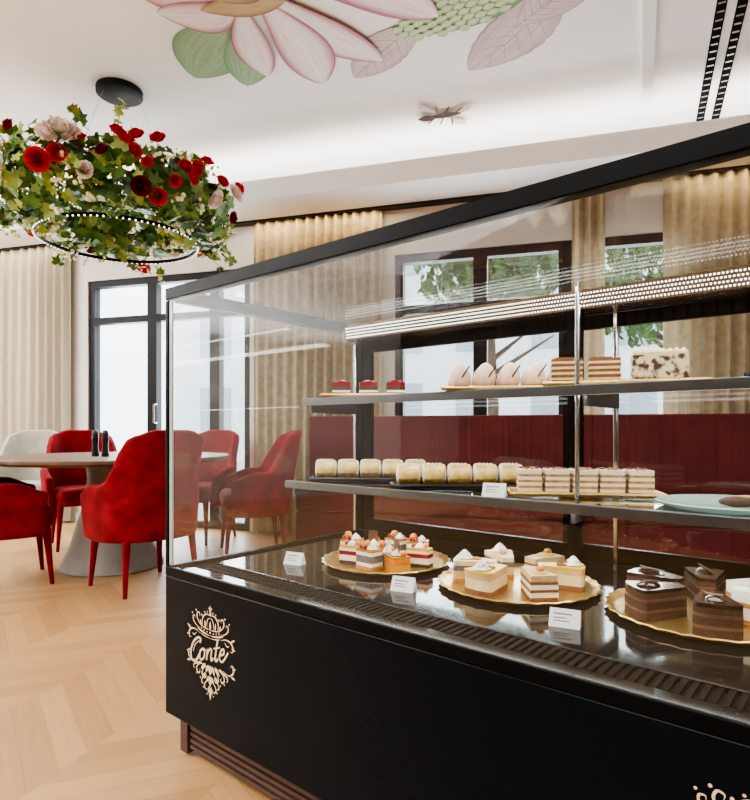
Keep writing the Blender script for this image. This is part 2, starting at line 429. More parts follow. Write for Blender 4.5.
# table
te=empty('round_table',(*rp(-1.80,4.06),0))
MB().lathe([(.30,0),(.33,.004),(.33,.02),(.27,.15),(.19,.42),(.16,.60),(.17,.70),(.24,.715)],48).build('base',['concrete'],te,smooth=True)
MB().lathe([(.72,.716),(.76,.722),(.775,.735),(.775,.75),(.77,.755)],64).build('table_top',['tabletop'],te,smooth=True)
tag(te,'round dark wood dining table on a pale conical pedestal','table')
for (x,y) in ((-1.86,3.93),(-1.78,3.90)):
    g=MB().lathe([(.022,0),(.024,.005),(.022,.03),(.018,.07),(.022,.12),(.024,.125),(.02,.13),(.022,.15),(.016,.17),(.006,.175)],20).build('pepper_mill',['tray'],None,(*rp(x,y),.755),smooth=True)
    tag(g,'black pepper mill standing on the round table','mill','black mills on the round table')

# ------------------------------------------------------------ chandelier
cx_,cy_=rp(-1.72,3.98)
ce=empty('chandelier',(cx_,cy_,2.225))
MB().lathe([(.140,.955),(.148,.96),(.148,.993),(.143,.995)],40).build('canopy',['frame'],ce,smooth=True)
ring=[(.50*math.cos(2*math.pi*k/64),.50*math.sin(2*math.pi*k/64),-.022) for k in range(64)]
MB().tube(ring,.012,8,closed=True).build('ring',['blackrail'],ce,smooth=True)
g=MB()
for k in range(90):
    a=2*math.pi*k/90
    g.ell((.507*math.cos(a),.507*math.sin(a),-.032),.0055,seg=8,rings=5)
o=g.build('led_strip',[mat('led_beads',(1,1,1),emis=2.2)],ce,smooth=True); o['kind']='stuff'
for k in range(3):
    a=2*math.pi*k/3+.4
    MB().tube([(.12*math.cos(a),.12*math.sin(a),.958),(.49*math.cos(a),.49*math.sin(a),-.02)],.0012,5).build('cable',['steel'],ce)
ivy=[(0,0),(.28,-.18),(.62,.05),(.42,.28),(.62,.62),(.25,.58),(0,1.1),(-.25,.58),(-.62,.62),(-.42,.28),(-.62,.05),(-.28,-.18)]
f=MB()
rnd=random.Random(5)
ZC=.225
def lump(th): return 1+.15*math.sin(3*th+1)+.11*math.sin(7*th+.5)
for k in range(1250):
    th=rnd.random()*2*math.pi; ph_=rnd.random()*2*math.pi; rr=.178*math.sqrt(rnd.uniform(.1,1.4))*lump(th)
    Rm=.53+rr*math.cos(ph_)*.95; z=ZC+rr*math.sin(ph_)*1.08
    p=Vector((Rm*math.cos(th),Rm*math.sin(th),z))
    out=Vector((math.cos(ph_)*math.cos(th),math.cos(ph_)*math.sin(th),math.sin(ph_)-.2))
    out=(out+Vector((rnd.gauss(0,.4),rnd.gauss(0,.4),rnd.gauss(0,.4)))).normalized()
    q=out.to_track_quat('Z','Y').to_matrix().to_4x4()
    T=Matrix.Translation(p)@q@Matrix.Rotation(rnd.random()*6.28,4,'Z')@Matrix.Scale(rnd.uniform(.050,.098),4)
    vs=[(x,y-.4,.12*abs(x)-.1*y*y) for x,y in ivy]+[(0,.0,0)]
    n=len(ivy); f.add(vs,[(i,(i+1)%n,n) for i in range(n)],0 if rnd.random()<.60 else 1,T)
for k in range(50):  # trailing sprigs
    th=rnd.random()*2*math.pi; r0=.62; z0=.0+rnd.random()*.42
    pts=[Vector((r0*math.cos(th),r0*math.sin(th),z0))]
    d=Vector((math.cos(th)*rnd.uniform(.3,1),math.sin(th)*rnd.uniform(.3,1),rnd.uniform(-1.1,1.5)))
    for j in range(5): pts.append(pts[-1]+d*.036+Vector((rnd.gauss(0,.012),rnd.gauss(0,.012),-.003*j)))
    f.tube(pts,.0025,5,1)
    for p in pts[1:]:
        T=Matrix.Translation(p)@Matrix.Rotation(rnd.random()*6,4,'Z')@Matrix.Rotation(rnd.uniform(.3,1.6),4,'X')@Matrix.Scale(rnd.uniform(.04,.08),4)
        n=len(ivy); f.add([(x,y,.1*abs(x)) for x,y in ivy]+[(0,.3,0)],[(i,(i+1)%n,n) for i in range(n)],rnd.choice([0,1]),T)
o=f.build('foliage',['leaf','leaf2'],ce); o['kind']='stuff'
g=MB()
for k in range(90):
    th=rnd.random()*2*math.pi; ph_=rnd.uniform(-2.4,2.4); rr=.228*lump(th)
    Rm=.53+rr*math.cos(ph_); z=ZC+rr*math.sin(ph_)*1.12
    c_=Vector((Rm*math.cos(th),Rm*math.sin(th),z))
    for q in range(6): g.ell(c_+Vector((rnd.gauss(0,.02),rnd.gauss(0,.02),rnd.gauss(0,.02))),rnd.uniform(.008,.015),seg=6,rings=4)
o=g.build('small_blossoms',['whitefl'],ce,smooth=True); o['kind']='stuff'
def rose(name,mt,layers,ruf=0):
    g=MB(); rq=random.Random(9)
    for L_,(n,r,h,op) in enumerate(layers):
        for k in range(n):
            a=2*math.pi*(k+.5*L_)/n+rq.uniform(-.15,.15); hh=h*rq.uniform(.88,1.1)
            vs=[];fs=[];U,V=6,6
            wd=math.pi/n*1.55
            for i in range(U+1):
                for j in range(V+1):
                    t=j/V; u=(i/U*2-1)
                    rad=r*(.2+1.0*math.sin(min(1,t*1.25)*math.pi/2)-.18*t*t)+op*t**4+ruf*math.sin(u*7+k)*t*t
                    aa=a+u*wd*math.sin(.4+t*1.5)
                    z=hh*t*(1-.22*u*u*t)-op*.35*t**5
                    vs.append((rad*math.cos(aa),rad*math.sin(aa),z))
            for i in range(U):
                for j in range(V): q=i*(V+1)+j; fs.append((q,q+V+1,q+V+2,q+1))
            g.add(vs,fs)
    return g.data(name,[mt],smooth=True,ang=80)
lay=[(3,.007,.060,.0),(3,.013,.060,.001),(4,.020,.056,.004),(5,.029,.050,.009),(6,.038,.040,.014)]
R1=rose('rose','rose',lay); R2=rose('dark_rose','darkrose',lay)
R3=rose('pale_peony','pinkrose',[(4,.010,.062,.003),(6,.020,.062,.006),(8,.032,.058,.010),(10,.043,.050,.014),(11,.053,.038,.018)],.004)
def put_flower(me,th,ph_,sc,name):
    rr=.240*lump(th); Rm=.53+rr*math.cos(ph_)*.95; z=ZC+rr*math.sin(ph_)*1.12
    p=Vector((Rm*math.cos(th),Rm*math.sin(th),z)); out=Vector((math.cos(ph_)*math.cos(th),math.cos(ph_)*math.sin(th),math.sin(ph_)))
    out=(out+Vector((rnd.gauss(0,.3),rnd.gauss(0,.3),rnd.gauss(0,.3)+.1))).normalized()
    o=bpy.data.objects.new(name,me); COL.objects.link(o); o.parent=ce
    o.matrix_local=Matrix.Translation(p-out*.01)@out.to_track_quat('Z','Y').to_matrix().to_4x4()@Matrix.Scale(sc,4)
tc_=math.atan2(-cy_,-cx_)
for dth,ph_,sc,k in [(-.56,-.15,1.25,0),(-.44,.0,1.0,0),(-1.1,.25,.85,0),(-.02,.75,.9,0),(.05,.45,.8,0),(.13,.66,.85,0),(.10,.2,.8,0),(.32,.85,.9,0),(.52,.2,.95,0),(.62,.32,.9,0),(.57,.0,.85,0),(.85,.15,.8,0),(-.12,.15,.75,1),(.15,-.5,1.1,1),(.3,-.65,1.0,0),(-.8,.5,.8,1),(1.15,.3,.95,0),(2.2,-.6,1.1,0),(2.9,-.7,1.1,0),(3.4,-.4,1.0,1),(-2.2,-.6,1.1,0),(-.95,-.3,.75,0),(1.0,-.4,.8,1),(.2,.0,.7,0),(-.3,.55,.7,0),(.75,.55,.8,0),(.42,-.2,.75,0)]:
    put_flower(R2 if k else R1,tc_+dth,ph_,sc,'dark_rose' if k else 'rose')
for dth,ph_,sc in [(-.44,.42,1.6),(-.9,-.15,.9),(.78,-.25,.9),(-1.35,-.3,.9),(2.6,-.2,1.1),(1.0,.05,.85),(-1.3,.4,.8),(-.25,-.35,.7)]:
    put_flower(R3,tc_+dth,ph_,sc,'pale_peony')
tag(ce,'ring chandelier wrapped in ivy, red roses and pale flowers','chandelier')

# ------------------------------------------------------------ ceiling mural
def paintmat(name,inner,edge,vein,line,epos=.70,vf=.35):
    m=bpy.data.materials.new(name); m.use_nodes=True; nt=m.node_tree; b=nt.nodes['Principled BSDF']; N=nt.nodes.new; L=nt.links.new
    uvn=N('ShaderNodeUVMap'); uvn.uv_map='UVMap'; sx=N('ShaderNodeSeparateXYZ'); L(uvn.outputs[0],sx.inputs[0])
    mp=N('ShaderNodeMapping'); mp.inputs['Scale'].default_value=(1.6,6,1); L(uvn.outputs[0],mp.inputs[0])
    nz=N('ShaderNodeTexNoise'); nz.inputs['Scale'].default_value=1.6; nz.inputs['Detail'].default_value=4; L(mp.outputs[0],nz.inputs['Vector'])
    ab=N('ShaderNodeMath'); ab.operation='ABSOLUTE'; L(sx.outputs[1],ab.inputs[0])
    nn=N('ShaderNodeMath'); nn.operation='MULTIPLY_ADD'; nn.inputs[1].default_value=.5; L(nz.outputs['Fac'],nn.inputs[0])
    sb=N('ShaderNodeMath'); sb.operation='SUBTRACT'; sb.inputs[1].default_value=.22; L(ab.outputs[0],sb.inputs[0]); L(sb.outputs[0],nn.inputs[2])
    cr=N('ShaderNodeValToRGB'); L(nn.outputs[0],cr.inputs[0]); e=cr.color_ramp.elements
    e[0].position=0; e[0].color=(*inner,1); e[1].position=.99; e[1].color=(*edge,1)
    x=e.new(epos); x.color=(*[i*.85+j*.15 for i,j in zip(inner,edge)],1)
    g2=N('ShaderNodeMath'); g2.operation='GREATER_THAN'; g2.inputs[1].default_value=.965; L(ab.outputs[0],g2.inputs[0])
    mo=N('ShaderNodeMixRGB'); L(g2.outputs[0],mo.inputs[0]); mo.inputs[2].default_value=(*line,1)
    c2=N('ShaderNodeValToRGB'); L(nz.outputs['Fac'],c2.inputs[0]); c2.color_ramp.elements[0].color=(*vein,1); c2.color_ramp.elements[1].color=(1,1,1,1); c2.color_ramp.elements[0].position=.38; c2.color_ramp.elements[1].position=.52
    mx=N('ShaderNodeMixRGB'); mx.blend_type='MULTIPLY'; mx.inputs[0].default_value=vf
    L(cr.outputs[0],mx.inputs[1]); L(c2.outputs[0],mx.inputs[2]); L(mx.outputs[0],mo.inputs[1]); L(mo.outputs[0],b.inputs['Base Color']); b.inputs['Roughness'].default_value=.8
    return m
PP=paintmat('mural_petal',(.90,.87,.88),(.46,.18,.24),(.78,.56,.60),(.34,.12,.16),.66,.42)
PG=paintmat('mural_leaf',(.34,.50,.32),(.22,.38,.23),(.55,.7,.5),(.14,.27,.15),vf=.5)
PB=paintmat('mural_scale',(.62,.74,.48),(.36,.52,.28),(.6,.7,.5),(.16,.30,.14),.5,.4)
PK=paintmat('mural_pink_leaf',(.68,.61,.61),(.60,.48,.49),(.7,.54,.57),(.42,.31,.33),vf=.5)
PS=paintmat('mural_stamen',(.55,.44,.26),(.34,.22,.11),(.4,.27,.14),(.20,.10,.05))
PI=paintmat('mural_insect',(.07,.045,.035),(.05,.03,.025),(.5,.4,.4),(.025,.018,.015))
PV=mat('mural_vein',(.36,.30,.29),.8)
mural=MB(); lvl=[0]
def leafshape(base,tip,width,mi,bend=0,peak=.55,serr=0,veins=0,mb=None,flat=0):
    sh=0 if mb else -.05
    mb=mb or mural
    if not flat: lvl[0]+=1
    B=Vector(rp(base[0]+sh,base[1])); T=Vector(rp(tip[0]+sh,tip[1])); d=T-B; ln=d.length; d.normalize(); p=Vector((-d.y,d.x))
    z=CH-.002-.0006*lvl[0]-flat*.00005; n=26 if not flat else 12; vs=[];uv=[];fs=[];K=8 if not flat else 4
    for i in range(n+1):
        t=i/n
        prof=(math.sin(math.pi*t**(math.log(.5)/math.log(peak))))**.75 if 0<t<1 else .0
        hw=width/2*prof*(1+ (serr*math.sin(t*60) if serr else 0))
        c=B+d*ln*t+p*bend*math.sin(math.pi*t)
        for j in range(K+1):
            u=j/K*2-1
            q=c+p*hw*u; vs.append((q.x,q.y,z)); uv.append((t+lvl[0]*3,u))
    for i in range(n):
        for j in range(K): a=i*(K+1)+j; fs.append((a,a+K+1,a+K+2,a+1))
    mb.add(vs,fs,mi,None,uv)
    if veins:
        zz=z-.0003
        def seg(a,b_,w_):
            e_=(b_-a).normalized(); q=Vector((-e_.y,e_.x))*w_
            mb.add([(a.x+q.x,a.y+q.y,zz),(a.x-q.x,a.y-q.y,zz),(b_.x-q.x*.3,b_.y-q.y*.3,zz),(b_.x+q.x*.3,b_.y+q.y*.3,zz)],[(0,1,2,3)],5)
        C=lambda t:B+d*ln*t+p*bend*math.sin(math.pi*t)
        for i in range(10): seg(C(i/10),C((i+1)/10),.004)
        for i in range(1,8):
            t=i/9; hw=width/2*(math.sin(math.pi*min(1,t+.12)**(math.log(.5)/math.log(peak))))**.75*.85
            for s_ in (-1,1): seg(C(t),C(min(1,t+.14))+p*hw*s_,.0025)
# leaves
leafshape((-.70,3.28),(-1.12,3.84),.42,1,.03,veins=1); leafshape((-.72,3.34),(-.80,3.93),.30,1,-.03,veins=1)
leafshape((.32,3.30),(-.08,3.84),.30,2,.02,serr=.03,veins=1); leafshape((1.03,2.95),(.65,3.76),.38,2,-.05,serr=.03,veins=1)
leafshape((.85,3.35),(1.15,2.9),.3,2,veins=1)
# green cone bud with scales
B0=Vector((.17,3.43)); T0=Vector((.92,2.83)); L0=(T0-B0).length; D0=(T0-B0)/L0; Q0=Vector((-D0.y,D0.x))
leafshape(tuple(B0),tuple(T0),.44,1,0)
rows=15; lvl[0]+=1; fcount=0
for i in range(rows):
    t=.04+.9*(rows-1-i)/(rows-1)
    hw=.21*math.sin(math.pi*t)**.75; m_=max(1,int(hw*2/.055))
    for j in range(m_+1):
        u=((j+.5*(i%2))/(m_+.5)*2-1)*.93
        fcount+=1
        c=B0+D0*(L0*t)+Q0*hw*u
        leafshape(tuple(c+D0*.045),tuple(c-D0*.030),.058,6,flat=fcount)
lvl[0]+=14
# magnolia petals
leafshape((-.60,3.02),(-1.22,3.02),.52,0,.06,.6); leafshape((-.60,3.10),(-1.14,3.22),.26,0,-.10,.6)
leafshape((-.5,2.95),(-1.0,2.45),.5,0); leafshape((-.4,2.95),(-.35,2.3),.5,0); leafshape((-.3,3.0),(.35,2.6),.5,0)
leafshape((-.45,3.00),(.40,3.25),.34,0,-.10,.60)
leafshape((-.55,3.04),(.10,3.64),.27,0,.05,.60)
leafshape((-.66,3.10),(-.64,3.80),.23,0,.03,.62)
leafshape((-.60,3.06),(-.29,3.88),.33,0,-.05,.64)
leafshape((-.90,3.20),(-.42,3.12),.18,3,0); leafshape((-.80,3.12),(-.50,2.95),.24,3,0)
o=mural.build('ceiling_mural',[PP,PG,PK,PS,PI,PV,PB])
tag(o,'painted pink magnolia blossom with green leaves on the white ceiling','mural')
ins=MB()
leafshape((.50,4.27),(.30,4.14),.06,2,0,.7,mb=ins); leafshape((.50,4.27),(.68,4.38),.06,2,0,.7,mb=ins); leafshape((.50,4.26),(.68,4.14),.055,2,0,.7,mb=ins); leafshape((.48,4.27),(.34,4.36),.055,2,0,.7,mb=ins)
leafshape((.36,4.30),(.62,4.22),.070,4,mb=ins); leafshape((.31,4.32),(.44,4.28),.08,4,mb=ins)
for dx in (-.05,0,.05):
    leafshape((.5+dx,4.26),(.52+dx*2,4.12),.011,4,mb=ins); leafshape((.5+dx,4.26),(.48+dx*2,4.40),.011,4,mb=ins)
tag(ins.build('insect_mural',[PP,PG,PK,PS,PI]),'small winged insect painted on the white ceiling','mural')

# ------------------------------------------------------------ display case
P0=rp(-.601,1.693); CR=R(YAW-40)
case=empty('display_case',(P0[0],P0[1],0),CR)
cc,cs=math.cos(CR),math.sin(CR)
def CLoc(t,w,z): return (P0[0]+cc*t-cs*w, P0[1]+cs*t+cc*w, z)
LEN,DEP=2.0,.86
def B(*a): return MB().box(*a)
B(0,LEN,.0,DEP,.122,.515).build('body',['black'],case,bevel=.004)
o=MB(); o.box(.02,LEN-.02,.14,.80,.515,.533); o.box(.02,LEN-.02,.012,.065,.515,.533); o.build('deck',['deck'],case,bevel=.002)
fr=MB(); fr.box(0,LEN,0,.010,.515,.541); fr.box(0,.018,.01,DEP,.515,.541); fr.box(LEN-.018,LEN,.01,DEP,.515,.541); fr.box(.018,LEN-.018,.80,DEP,.515,.545)
fr.box(0,LEN,0,.030,1.301,1.335); fr.box(0,.026,.030,DEP,1.298,1.335); fr.box(LEN-.026,LEN,.030,DEP,1.298,1.335); fr.box(.026,LEN-.026,.80,DEP,1.27,1.335)
fr.box(0,.014,0,.014,.541,1.299); fr.box(LEN-.014,LEN,0,.014,.541,1.299)
fr.box(0,.036,.815,DEP,.545,1.298); fr.box(LEN-.036,LEN,.815,DEP,.545,1.298)
fr.build('frame',['blackrail'],case,bevel=.002)
MB().box(.015,.028,.004,.010,.545,1.296).build('corner_strip',['edgeglass'],case)
g=MB(); g.box(.02,LEN-.02,.066,.139,.505,.5235,0)
x=.03
while x<LEN-.04:
    g.box(x,x+.009,.070,.136,.5235,.531,1); x+=.0165
g.build('air_grille',['ink','vent'],case)
# plinth
g=MB(); g.box(.035,LEN-.035,.05,DEP-.05,.02,.121,0)
for k in range(5): g.box(.07,LEN-.07,.036,.05,.028+k*.018,.038+k*.018,1)
g.box(.03,.065,.03,.07,.012,.121,1)
g.build('plinth',['brown','brown'],case)
for x in (.09,LEN-.09):
    for y in (.1,DEP-.1):
        MB().lathe([(.025,0),(.027,.006),(.02,.01),(.012,.014),(.012,.03)],16).build('foot',['blackrail'],case,(x,y,0),smooth=True)
# glass
def gl(name,*a,m='glass'): return B(*a).build(name,[m],case)
gl('front_glass',.014,LEN-.014,.003,.009,.541,1.301)
gl('end_glass',.003,.009,.014,.815,.541,1.298)
gl('end_glass',LEN-.009,LEN-.003,.014,.815,.541,1.298)
gl('top_glass',.026,LEN-.026,.030,.80,1.324,1.330,m='topglass')
# sliding doors
def sdoor(t0,t1,w,hx):
    e=MB(); z0,z1,fw=.546,1.268,.042
    e.box(t0,t0+fw,w,w+.018,z0,z1); e.box(t1-fw,t1,w,w+.018,z0,z1); e.box(t0+fw,t1-fw,w,w+.018,z0,z0+.045); e.box(t0+fw,t1-fw,w,w+.018,z1-.04,z1)
    o=e.build('sliding_door',['blackrail'],case)
    B(t0+fw,t1-fw,w+.006,w+.011,z0+.045,z1-.04).build('glass_pane',['glass'],o)
    MB().tube([(hx,w+.02,.85),(hx,w+.035,.87),(hx,w+.035,.97),(hx,w+.02,.99)],.005).build('handle',['steel'],o)
sdoor(.038,.895,.815,.06); sdoor(.83,1.962,.836,1.94)
# shelves
ZM,ZT=.757,1.04
def shelf(w0,w1,z):
    o=B(.012,LEN-.012,w0+.012,w1,z-.008,z).build('shelf',['shelfglass'],case)
    MB().box(.012,LEN-.012,w0,w0+.012,z-.024,z+.001).build('edge_rail',['darksteel'],o,bevel=.002)
    MB().box(.02,LEN-.02,w0+.013,w0+.022,z-.020,z-.012).build('led_strip',['led'],o)
    for t in (.02,1.0,LEN-.04):
        g=MB()
        g.prism([(w0+.03,-.05),(w1,-.05),(w1,-.008),(w0+.03,-.008)],t,t+.008,T=Matrix(((0,0,1,0),(1,0,0,0),(0,1,0,z),(0,0,0,1))))
        g.build('bracket',['darksteel'],o)
shelf(.44,.80,ZM); shelf(.52,.80,ZT)
MB().box(.995,1.007,.786,.80,.535,1.27).build('shelf_post',['chrome'],case,bevel=.002)
MB().box(.984,.994,.535,.545,ZM+.001,1.30).build('shelf_post',['steel'],case,bevel=.002)
MB().box(.012,.024,.79,.802,.535,1.262).build('shelf_post',['steel'],case,bevel=.003)
# light bar
lb=MB()
lb.add([(.03,.715,1.266),(.03,.80,1.262),(.03,.80,1.316),(.03,.700,1.316),(LEN-.03,.715,1.266),(LEN-.03,.80,1.262),(LEN-.03,.80,1.316),(LEN-.03,.700,1.316)],[(0,1,2,3),(7,6,5,4),(0,4,5,1),(1,5,6,2),(2,6,7,3),(3,7,4,0)])
lbo=lb.build('light_bar',['barsteel'],case)
g=MB(); x=.05
while x<LEN-.05:
    for r_i in range(4):
        zz=1.274+r_i*.0105; ww=.715-.015*(zz-1.266)/.050-.0005
        xo=x+(.0045 if r_i%2 else 0)
        g.add([(xo-.0024,ww,zz),(xo,ww,zz-.0030),(xo+.0024,ww,zz),(xo,ww,zz+.0030)],[(0,1,2,3)])
    x+=.009
o=g.build('led_dots',['leddot'],lbo); o['kind']='stuff'
# emblem
def crom(pts,k=8):
    P=[Vector((*p,0)) for p in pts]; P=[P[0]]+P+[P[-1]]; out=[]
    for i in range(1,len(P)-2):
        for j in range(k):
            t=j/k; a,b_,c,d=P[i-1],P[i],P[i+1],P[i+2]
            out.append(.5*((2*b_)+(-a+c)*t+(2*a-5*b_+4*c-d)*t*t+(-a+3*b_-3*c+d)*t**3))
    out.append(P[-2]); return out
def emblem_data():
    g=MB()
    F=Matrix(((1,0,0,0),(0,0,-1,0),(0,1,0,0),(0,0,0,1)))
    def stroke(pts,w,mirror=True,taper=True):
        w=w*(.82 if mirror else .86)
        for sgn in ((1,-1) if mirror else (1,)):
            c=crom([(p[0]*sgn,p[1]) for p in pts]); n=len(c); vs=[];fs=[]
            for i,p in enumerate(c):
                d=(c[min(i+1,n-1)]-c[max(i-1,0)]).normalized(); q=Vector((-d.y,d.x,0))
                hw=w/2*(max(.22,math.sin(math.pi*i/(n-1))) if taper else 1)
                vs+=[p+q*hw,p-q*hw]
            vs=[(v.x,v.y,.0006) for v in vs]
            for i in range(n-1): fs.append((2*i,2*i+1,2*i+3,2*i+2))
            g.add(vs,fs,0,F)
    def drop(x,y,tx,ty,w):
        for sgn in (1,-1):
            a=Vector((x*sgn,y,0)); b_=Vector((tx*sgn,ty,0)); d=b_-a; q=Vector((-d.y,d.x,0)).normalized()
            ring=[]
            for i in range(9): t=i/8; ring.append(a+d*t+q*w/2*math.sin(math.pi*t**.8))
            for i in range(7,0,-1): t=i/8; ring.append(a+d*t-q*w/2*math.sin(math.pi*t**.8))
            g.add([(v.x,v.y,.0006) for v in ring],[tuple(range(len(ring)))],0,F)
            if x==0 and tx==0: break
    def dot(x,y,r):
        for sgn in ((1,-1) if x else (1,)):
            g.add([(x*sgn+r*.8*math.cos(k*.524),y+r*.8*math.sin(k*.524),.0006) for k in range(12)],[tuple(range(12))],0,F)
    # crown : cross finial on an orb, arches with pearls, jewelled band
    drop(0,.100,0,.122,.007); stroke([(0,.113),(.008,.113)],.004,True,False); dot(0,.098,.006)
    stroke([(.0,.094),(.016,.096),(.030,.088),(.036,.074),(.032,.058)],.0055)
    stroke([(.0,.088),(.010,.084),(.015,.072),(.014,.058)],.004)
    stroke([(.036,.060),(.050,.068),(.060,.082),(.056,.094),(.047,.092),(.048,.084)],.005)
    stroke([(.044,.054),(.062,.058),(.076,.068),(.078,.080),(.070,.082),(.069,.075)],.0045)
    dot(.012,.103,.003); dot(.024,.100,.003); dot(.038,.090,.0035); dot(.064,.098,.0035); dot(.082,.088,.003)
    drop(0,.056,0,.080,.009); drop(.022,.058,.024,.080,.006); drop(.040,.060,.046,.078,.006)
    dot(0,.050,.004); dot(.014,.050,.003); dot(.027,.052,.003); dot(.039,.055,.003)
    stroke([(0,.057),(.022,.058),(.044,.062)],.003); stroke([(0,.042),(.024,.044),(.050,.050),(.058,.054)],.006)
    stroke([(0,.035),(.024,.037),(.046,.042)],.003)
    # side flourishes
    stroke([(.048,.040),(.066,.046),(.086,.044),(.098,.032),(.094,.020),(.086,.022)],.006)
    stroke([(.062,.038),(.074,.030),(.082,.034)],.004)
    stroke([(.056,-.036),(.080,-.042),(.098,-.032),(.100,-.018),(.092,-.014),(.088,-.021)],.006)
    drop(.088,.044,.106,.054,.006); drop(.090,-.042,.108,-.046,.006); drop(.092,.030,.108,.026,.005); drop(.095,-.024,.110,-.018,.005)
    # lower damask pendant
    drop(0,-.036,0,-.062,.016); drop(0,-.064,0,-.092,.014); drop(0,-.094,0,-.128,.010)
    for q in [(.008,-.036,.020,-.060,.010),(.020,-.036,.042,-.054,.010),(.038,-.036,.062,-.046,.008),(.004,-.064,.018,-.084,.008),(.022,-.060,.036,-.078,.008),(.004,-.090,.010,-.112,.006),(.058,-.040,.074,-.050,.006)]: drop(*q)
    stroke([(.010,-.038),(.030,-.050),(.036,-.066),(.026,-.074),(.018,-.066),(.024,-.060)],.0055)
    stroke([(.030,-.038),(.054,-.046),(.062,-.058),(.054,-.068),(.046,-.062),(.050,-.056)],.0055)
    stroke([(.050,-.038),(.070,-.046),(.076,-.056),(.070,-.061)],.0045)
    stroke([(.004,-.076),(.020,-.084),(.026,-.096),(.018,-.103),(.011,-.098)],.005)
    stroke([(.030,-.074),(.038,-.082),(.036,-.090),(.029,-.090)],.005)
    dot(.044,-.078,.003); dot(.030,-.100,.003); dot(.062,-.070,.003); dot(.014,-.114,.0025)
    # word in script, rising slightly
    cr_,sr_=math.cos(.18),math.sin(.18)
    def sc(pts,w=.0075):
        q=[(p[0]*.94+p[1]*.40,p[1]*1.1) for p in pts]
        stroke([(x*cr_-y*sr_,x*sr_+y*cr_) for x,y in q],w,False,False)
    sc([(-.056,.020),(-.052,.028),(-.066,.032),(-.086,.022),(-.096,.0),(-.086,-.022),(-.064,-.022),(-.052,-.008)],.008)
    sc([(-.062,.024),(-.078,.014),(-.084,-.002)],.003)
    sc([(-.036,.006),(-.048,.0),(-.048,-.016),(-.036,-.020),(-.026,-.010),(-.030,.004),(-.038,.006),(-.022,.002)],.0065)
    sc([(-.014,.006),(-.014,-.020)],.007); sc([(-.014,-.008),(-.004,.006),(.006,.004),(.006,-.012),(.010,-.020),(.018,-.014)],.0065)
    sc([(.030,.030),(.027,.0),(.027,-.016),(.034,-.020),(.040,-.014)],.0075); sc([(.014,.008),(.044,.012)],.0045)
    sc([(.048,-.006),(.064,-.002),(.062,.008),(.052,.006),(.046,-.008),(.052,-.019),(.066,-.018),(.084,.002)],.0065)
    return g.data('emblem',['goldprint'])
emd=emblem_data()
for t in (.221,1.445):
    o=obj('emblem',emd,case,(t,-.0005,.348)); o['label']='gold ornamental crest with script lettering'
tag(case,'large black refrigerated pastry display case with glass sides and shelves','display case')

# ------------------------------------------------------------ pastries
def plate_round(t,w,z,r,mt,label,name='cake_board'):
    sc=lambda a,zz: 1+.018*math.cos(28*a) if zz>.0045 else 1
    g=MB().lathe([(r*.86,0),(r*.88,.001),(r*.96,.007),(r,.012),(r*.985,.014),(r*.94,.009),(r*.88,.004)],84,0,None,sc)
    o=g.build(name,[mt],None,CLoc(t,w,z),CR,smooth=True)
    return tag(o,label,'cake board' if name=='cake_board' else 'plate')
def plate_rect(t,w,z,lx,ly,mt,rot,label,name='cake_board'):
    g=MB()
    a,b_=lx/2,ly/2
    g.box(-a*.94,a*.94,-b_*.92,b_*.92,0,.004)
    ring=[(-a,-b_),(a,-b_),(a,b_),(-a,b_)]
    for i in range(4):
        p,q=ring[i],ring[(i+1)%4]
        g.tube([(p[0],p[1],.008),(q[0],q[1],.008)],.005,8)
        x0,y0=p; x1,y1=q
        g.add([(x0,y0,.009),(x1,y1,.009),(x1*.93,y1*.9,.003),(x0*.93,y0*.9,.003)],[(0,1,2,3)])
    o=g.build(name,[mt],None,CLoc(t,w,z),CR+rot,smooth=True)
    return tag(o,label,'tray' if name=='serving_tray' else 'cake board')
def layered(poly,layers):
    g=MB(); z=0
    for h,mi in layers:
        k=1+random.uniform(-.035,.012); ox=random.uniform(-.0008,.0008)
        g.prism([(x*k+ox,y*k-ox) for x,y in poly],z,z+h-.0003,mi); z+=h
    return g,z
def put(me,name,t,w,z,rot,label,cat,group):
    o=obj(name,me,None,CLoc(t,w,z),CR+rot); return tag(o,label,cat,group)
def rect(lx,ly): return [(-lx/2,-ly/2),(lx/2,-ly/2),(lx/2,ly/2),(-lx/2,ly/2)]
ZD=.5335
# --- deck plate 1 : fruit slices
plate_round(.437,.465,ZD,.19,'gold','round gold cake board with a dark rim holding fruit cakes')
g1,z=layered(rect(.062,.046),[(.010,0),(.010,1),(.020,2),(.010,1),(.006,3)])
g1.swirl((.012,0,z),.014,.018,1); g1.ell((-.014,.004,z+.010),.012,4); g1.ell((-.004,-.012,z+.006),.007,5); g1.ell((-.022,-.012,z+.006),.006,5)
mA=g1.data('fruit_cake_slice',['sponge','whitecream','poppy','amber','orange','redjelly'],True)
g1,z=layered([(-.032,-.026),(.034,-.016),(.034,.016),(-.032,.026)],[(.010,0),(.016,1),(.012,2),(.008,1),(.007,3)])
g1.swirl((0,.0,z),.015,.016,1); g1.ell((.016,.004,z+.006),.009,4); g1.ell((-.017,-.006,z+.005),.008,2)
mB=g1.data('berry_cake_slice',['darksponge','whitecream','redjelly','pistachio','orange'],True)
g1,z=layered(rect(.060,.05),[(.024,0),(.012,1),(.006,2)])
g1.swirl((0,0,z),.016,.02,3); g1.prism([(-.02,-.001),(.012,-.001),(.012,.001),(-.02,.001)],z+.006,z+.044,4)
g1.ell((.02,.01,z+.007),.009,1)
mC=g1.data('orange_cake_slice',['amber','orange','amber','whitecream','milkchoc'],True)
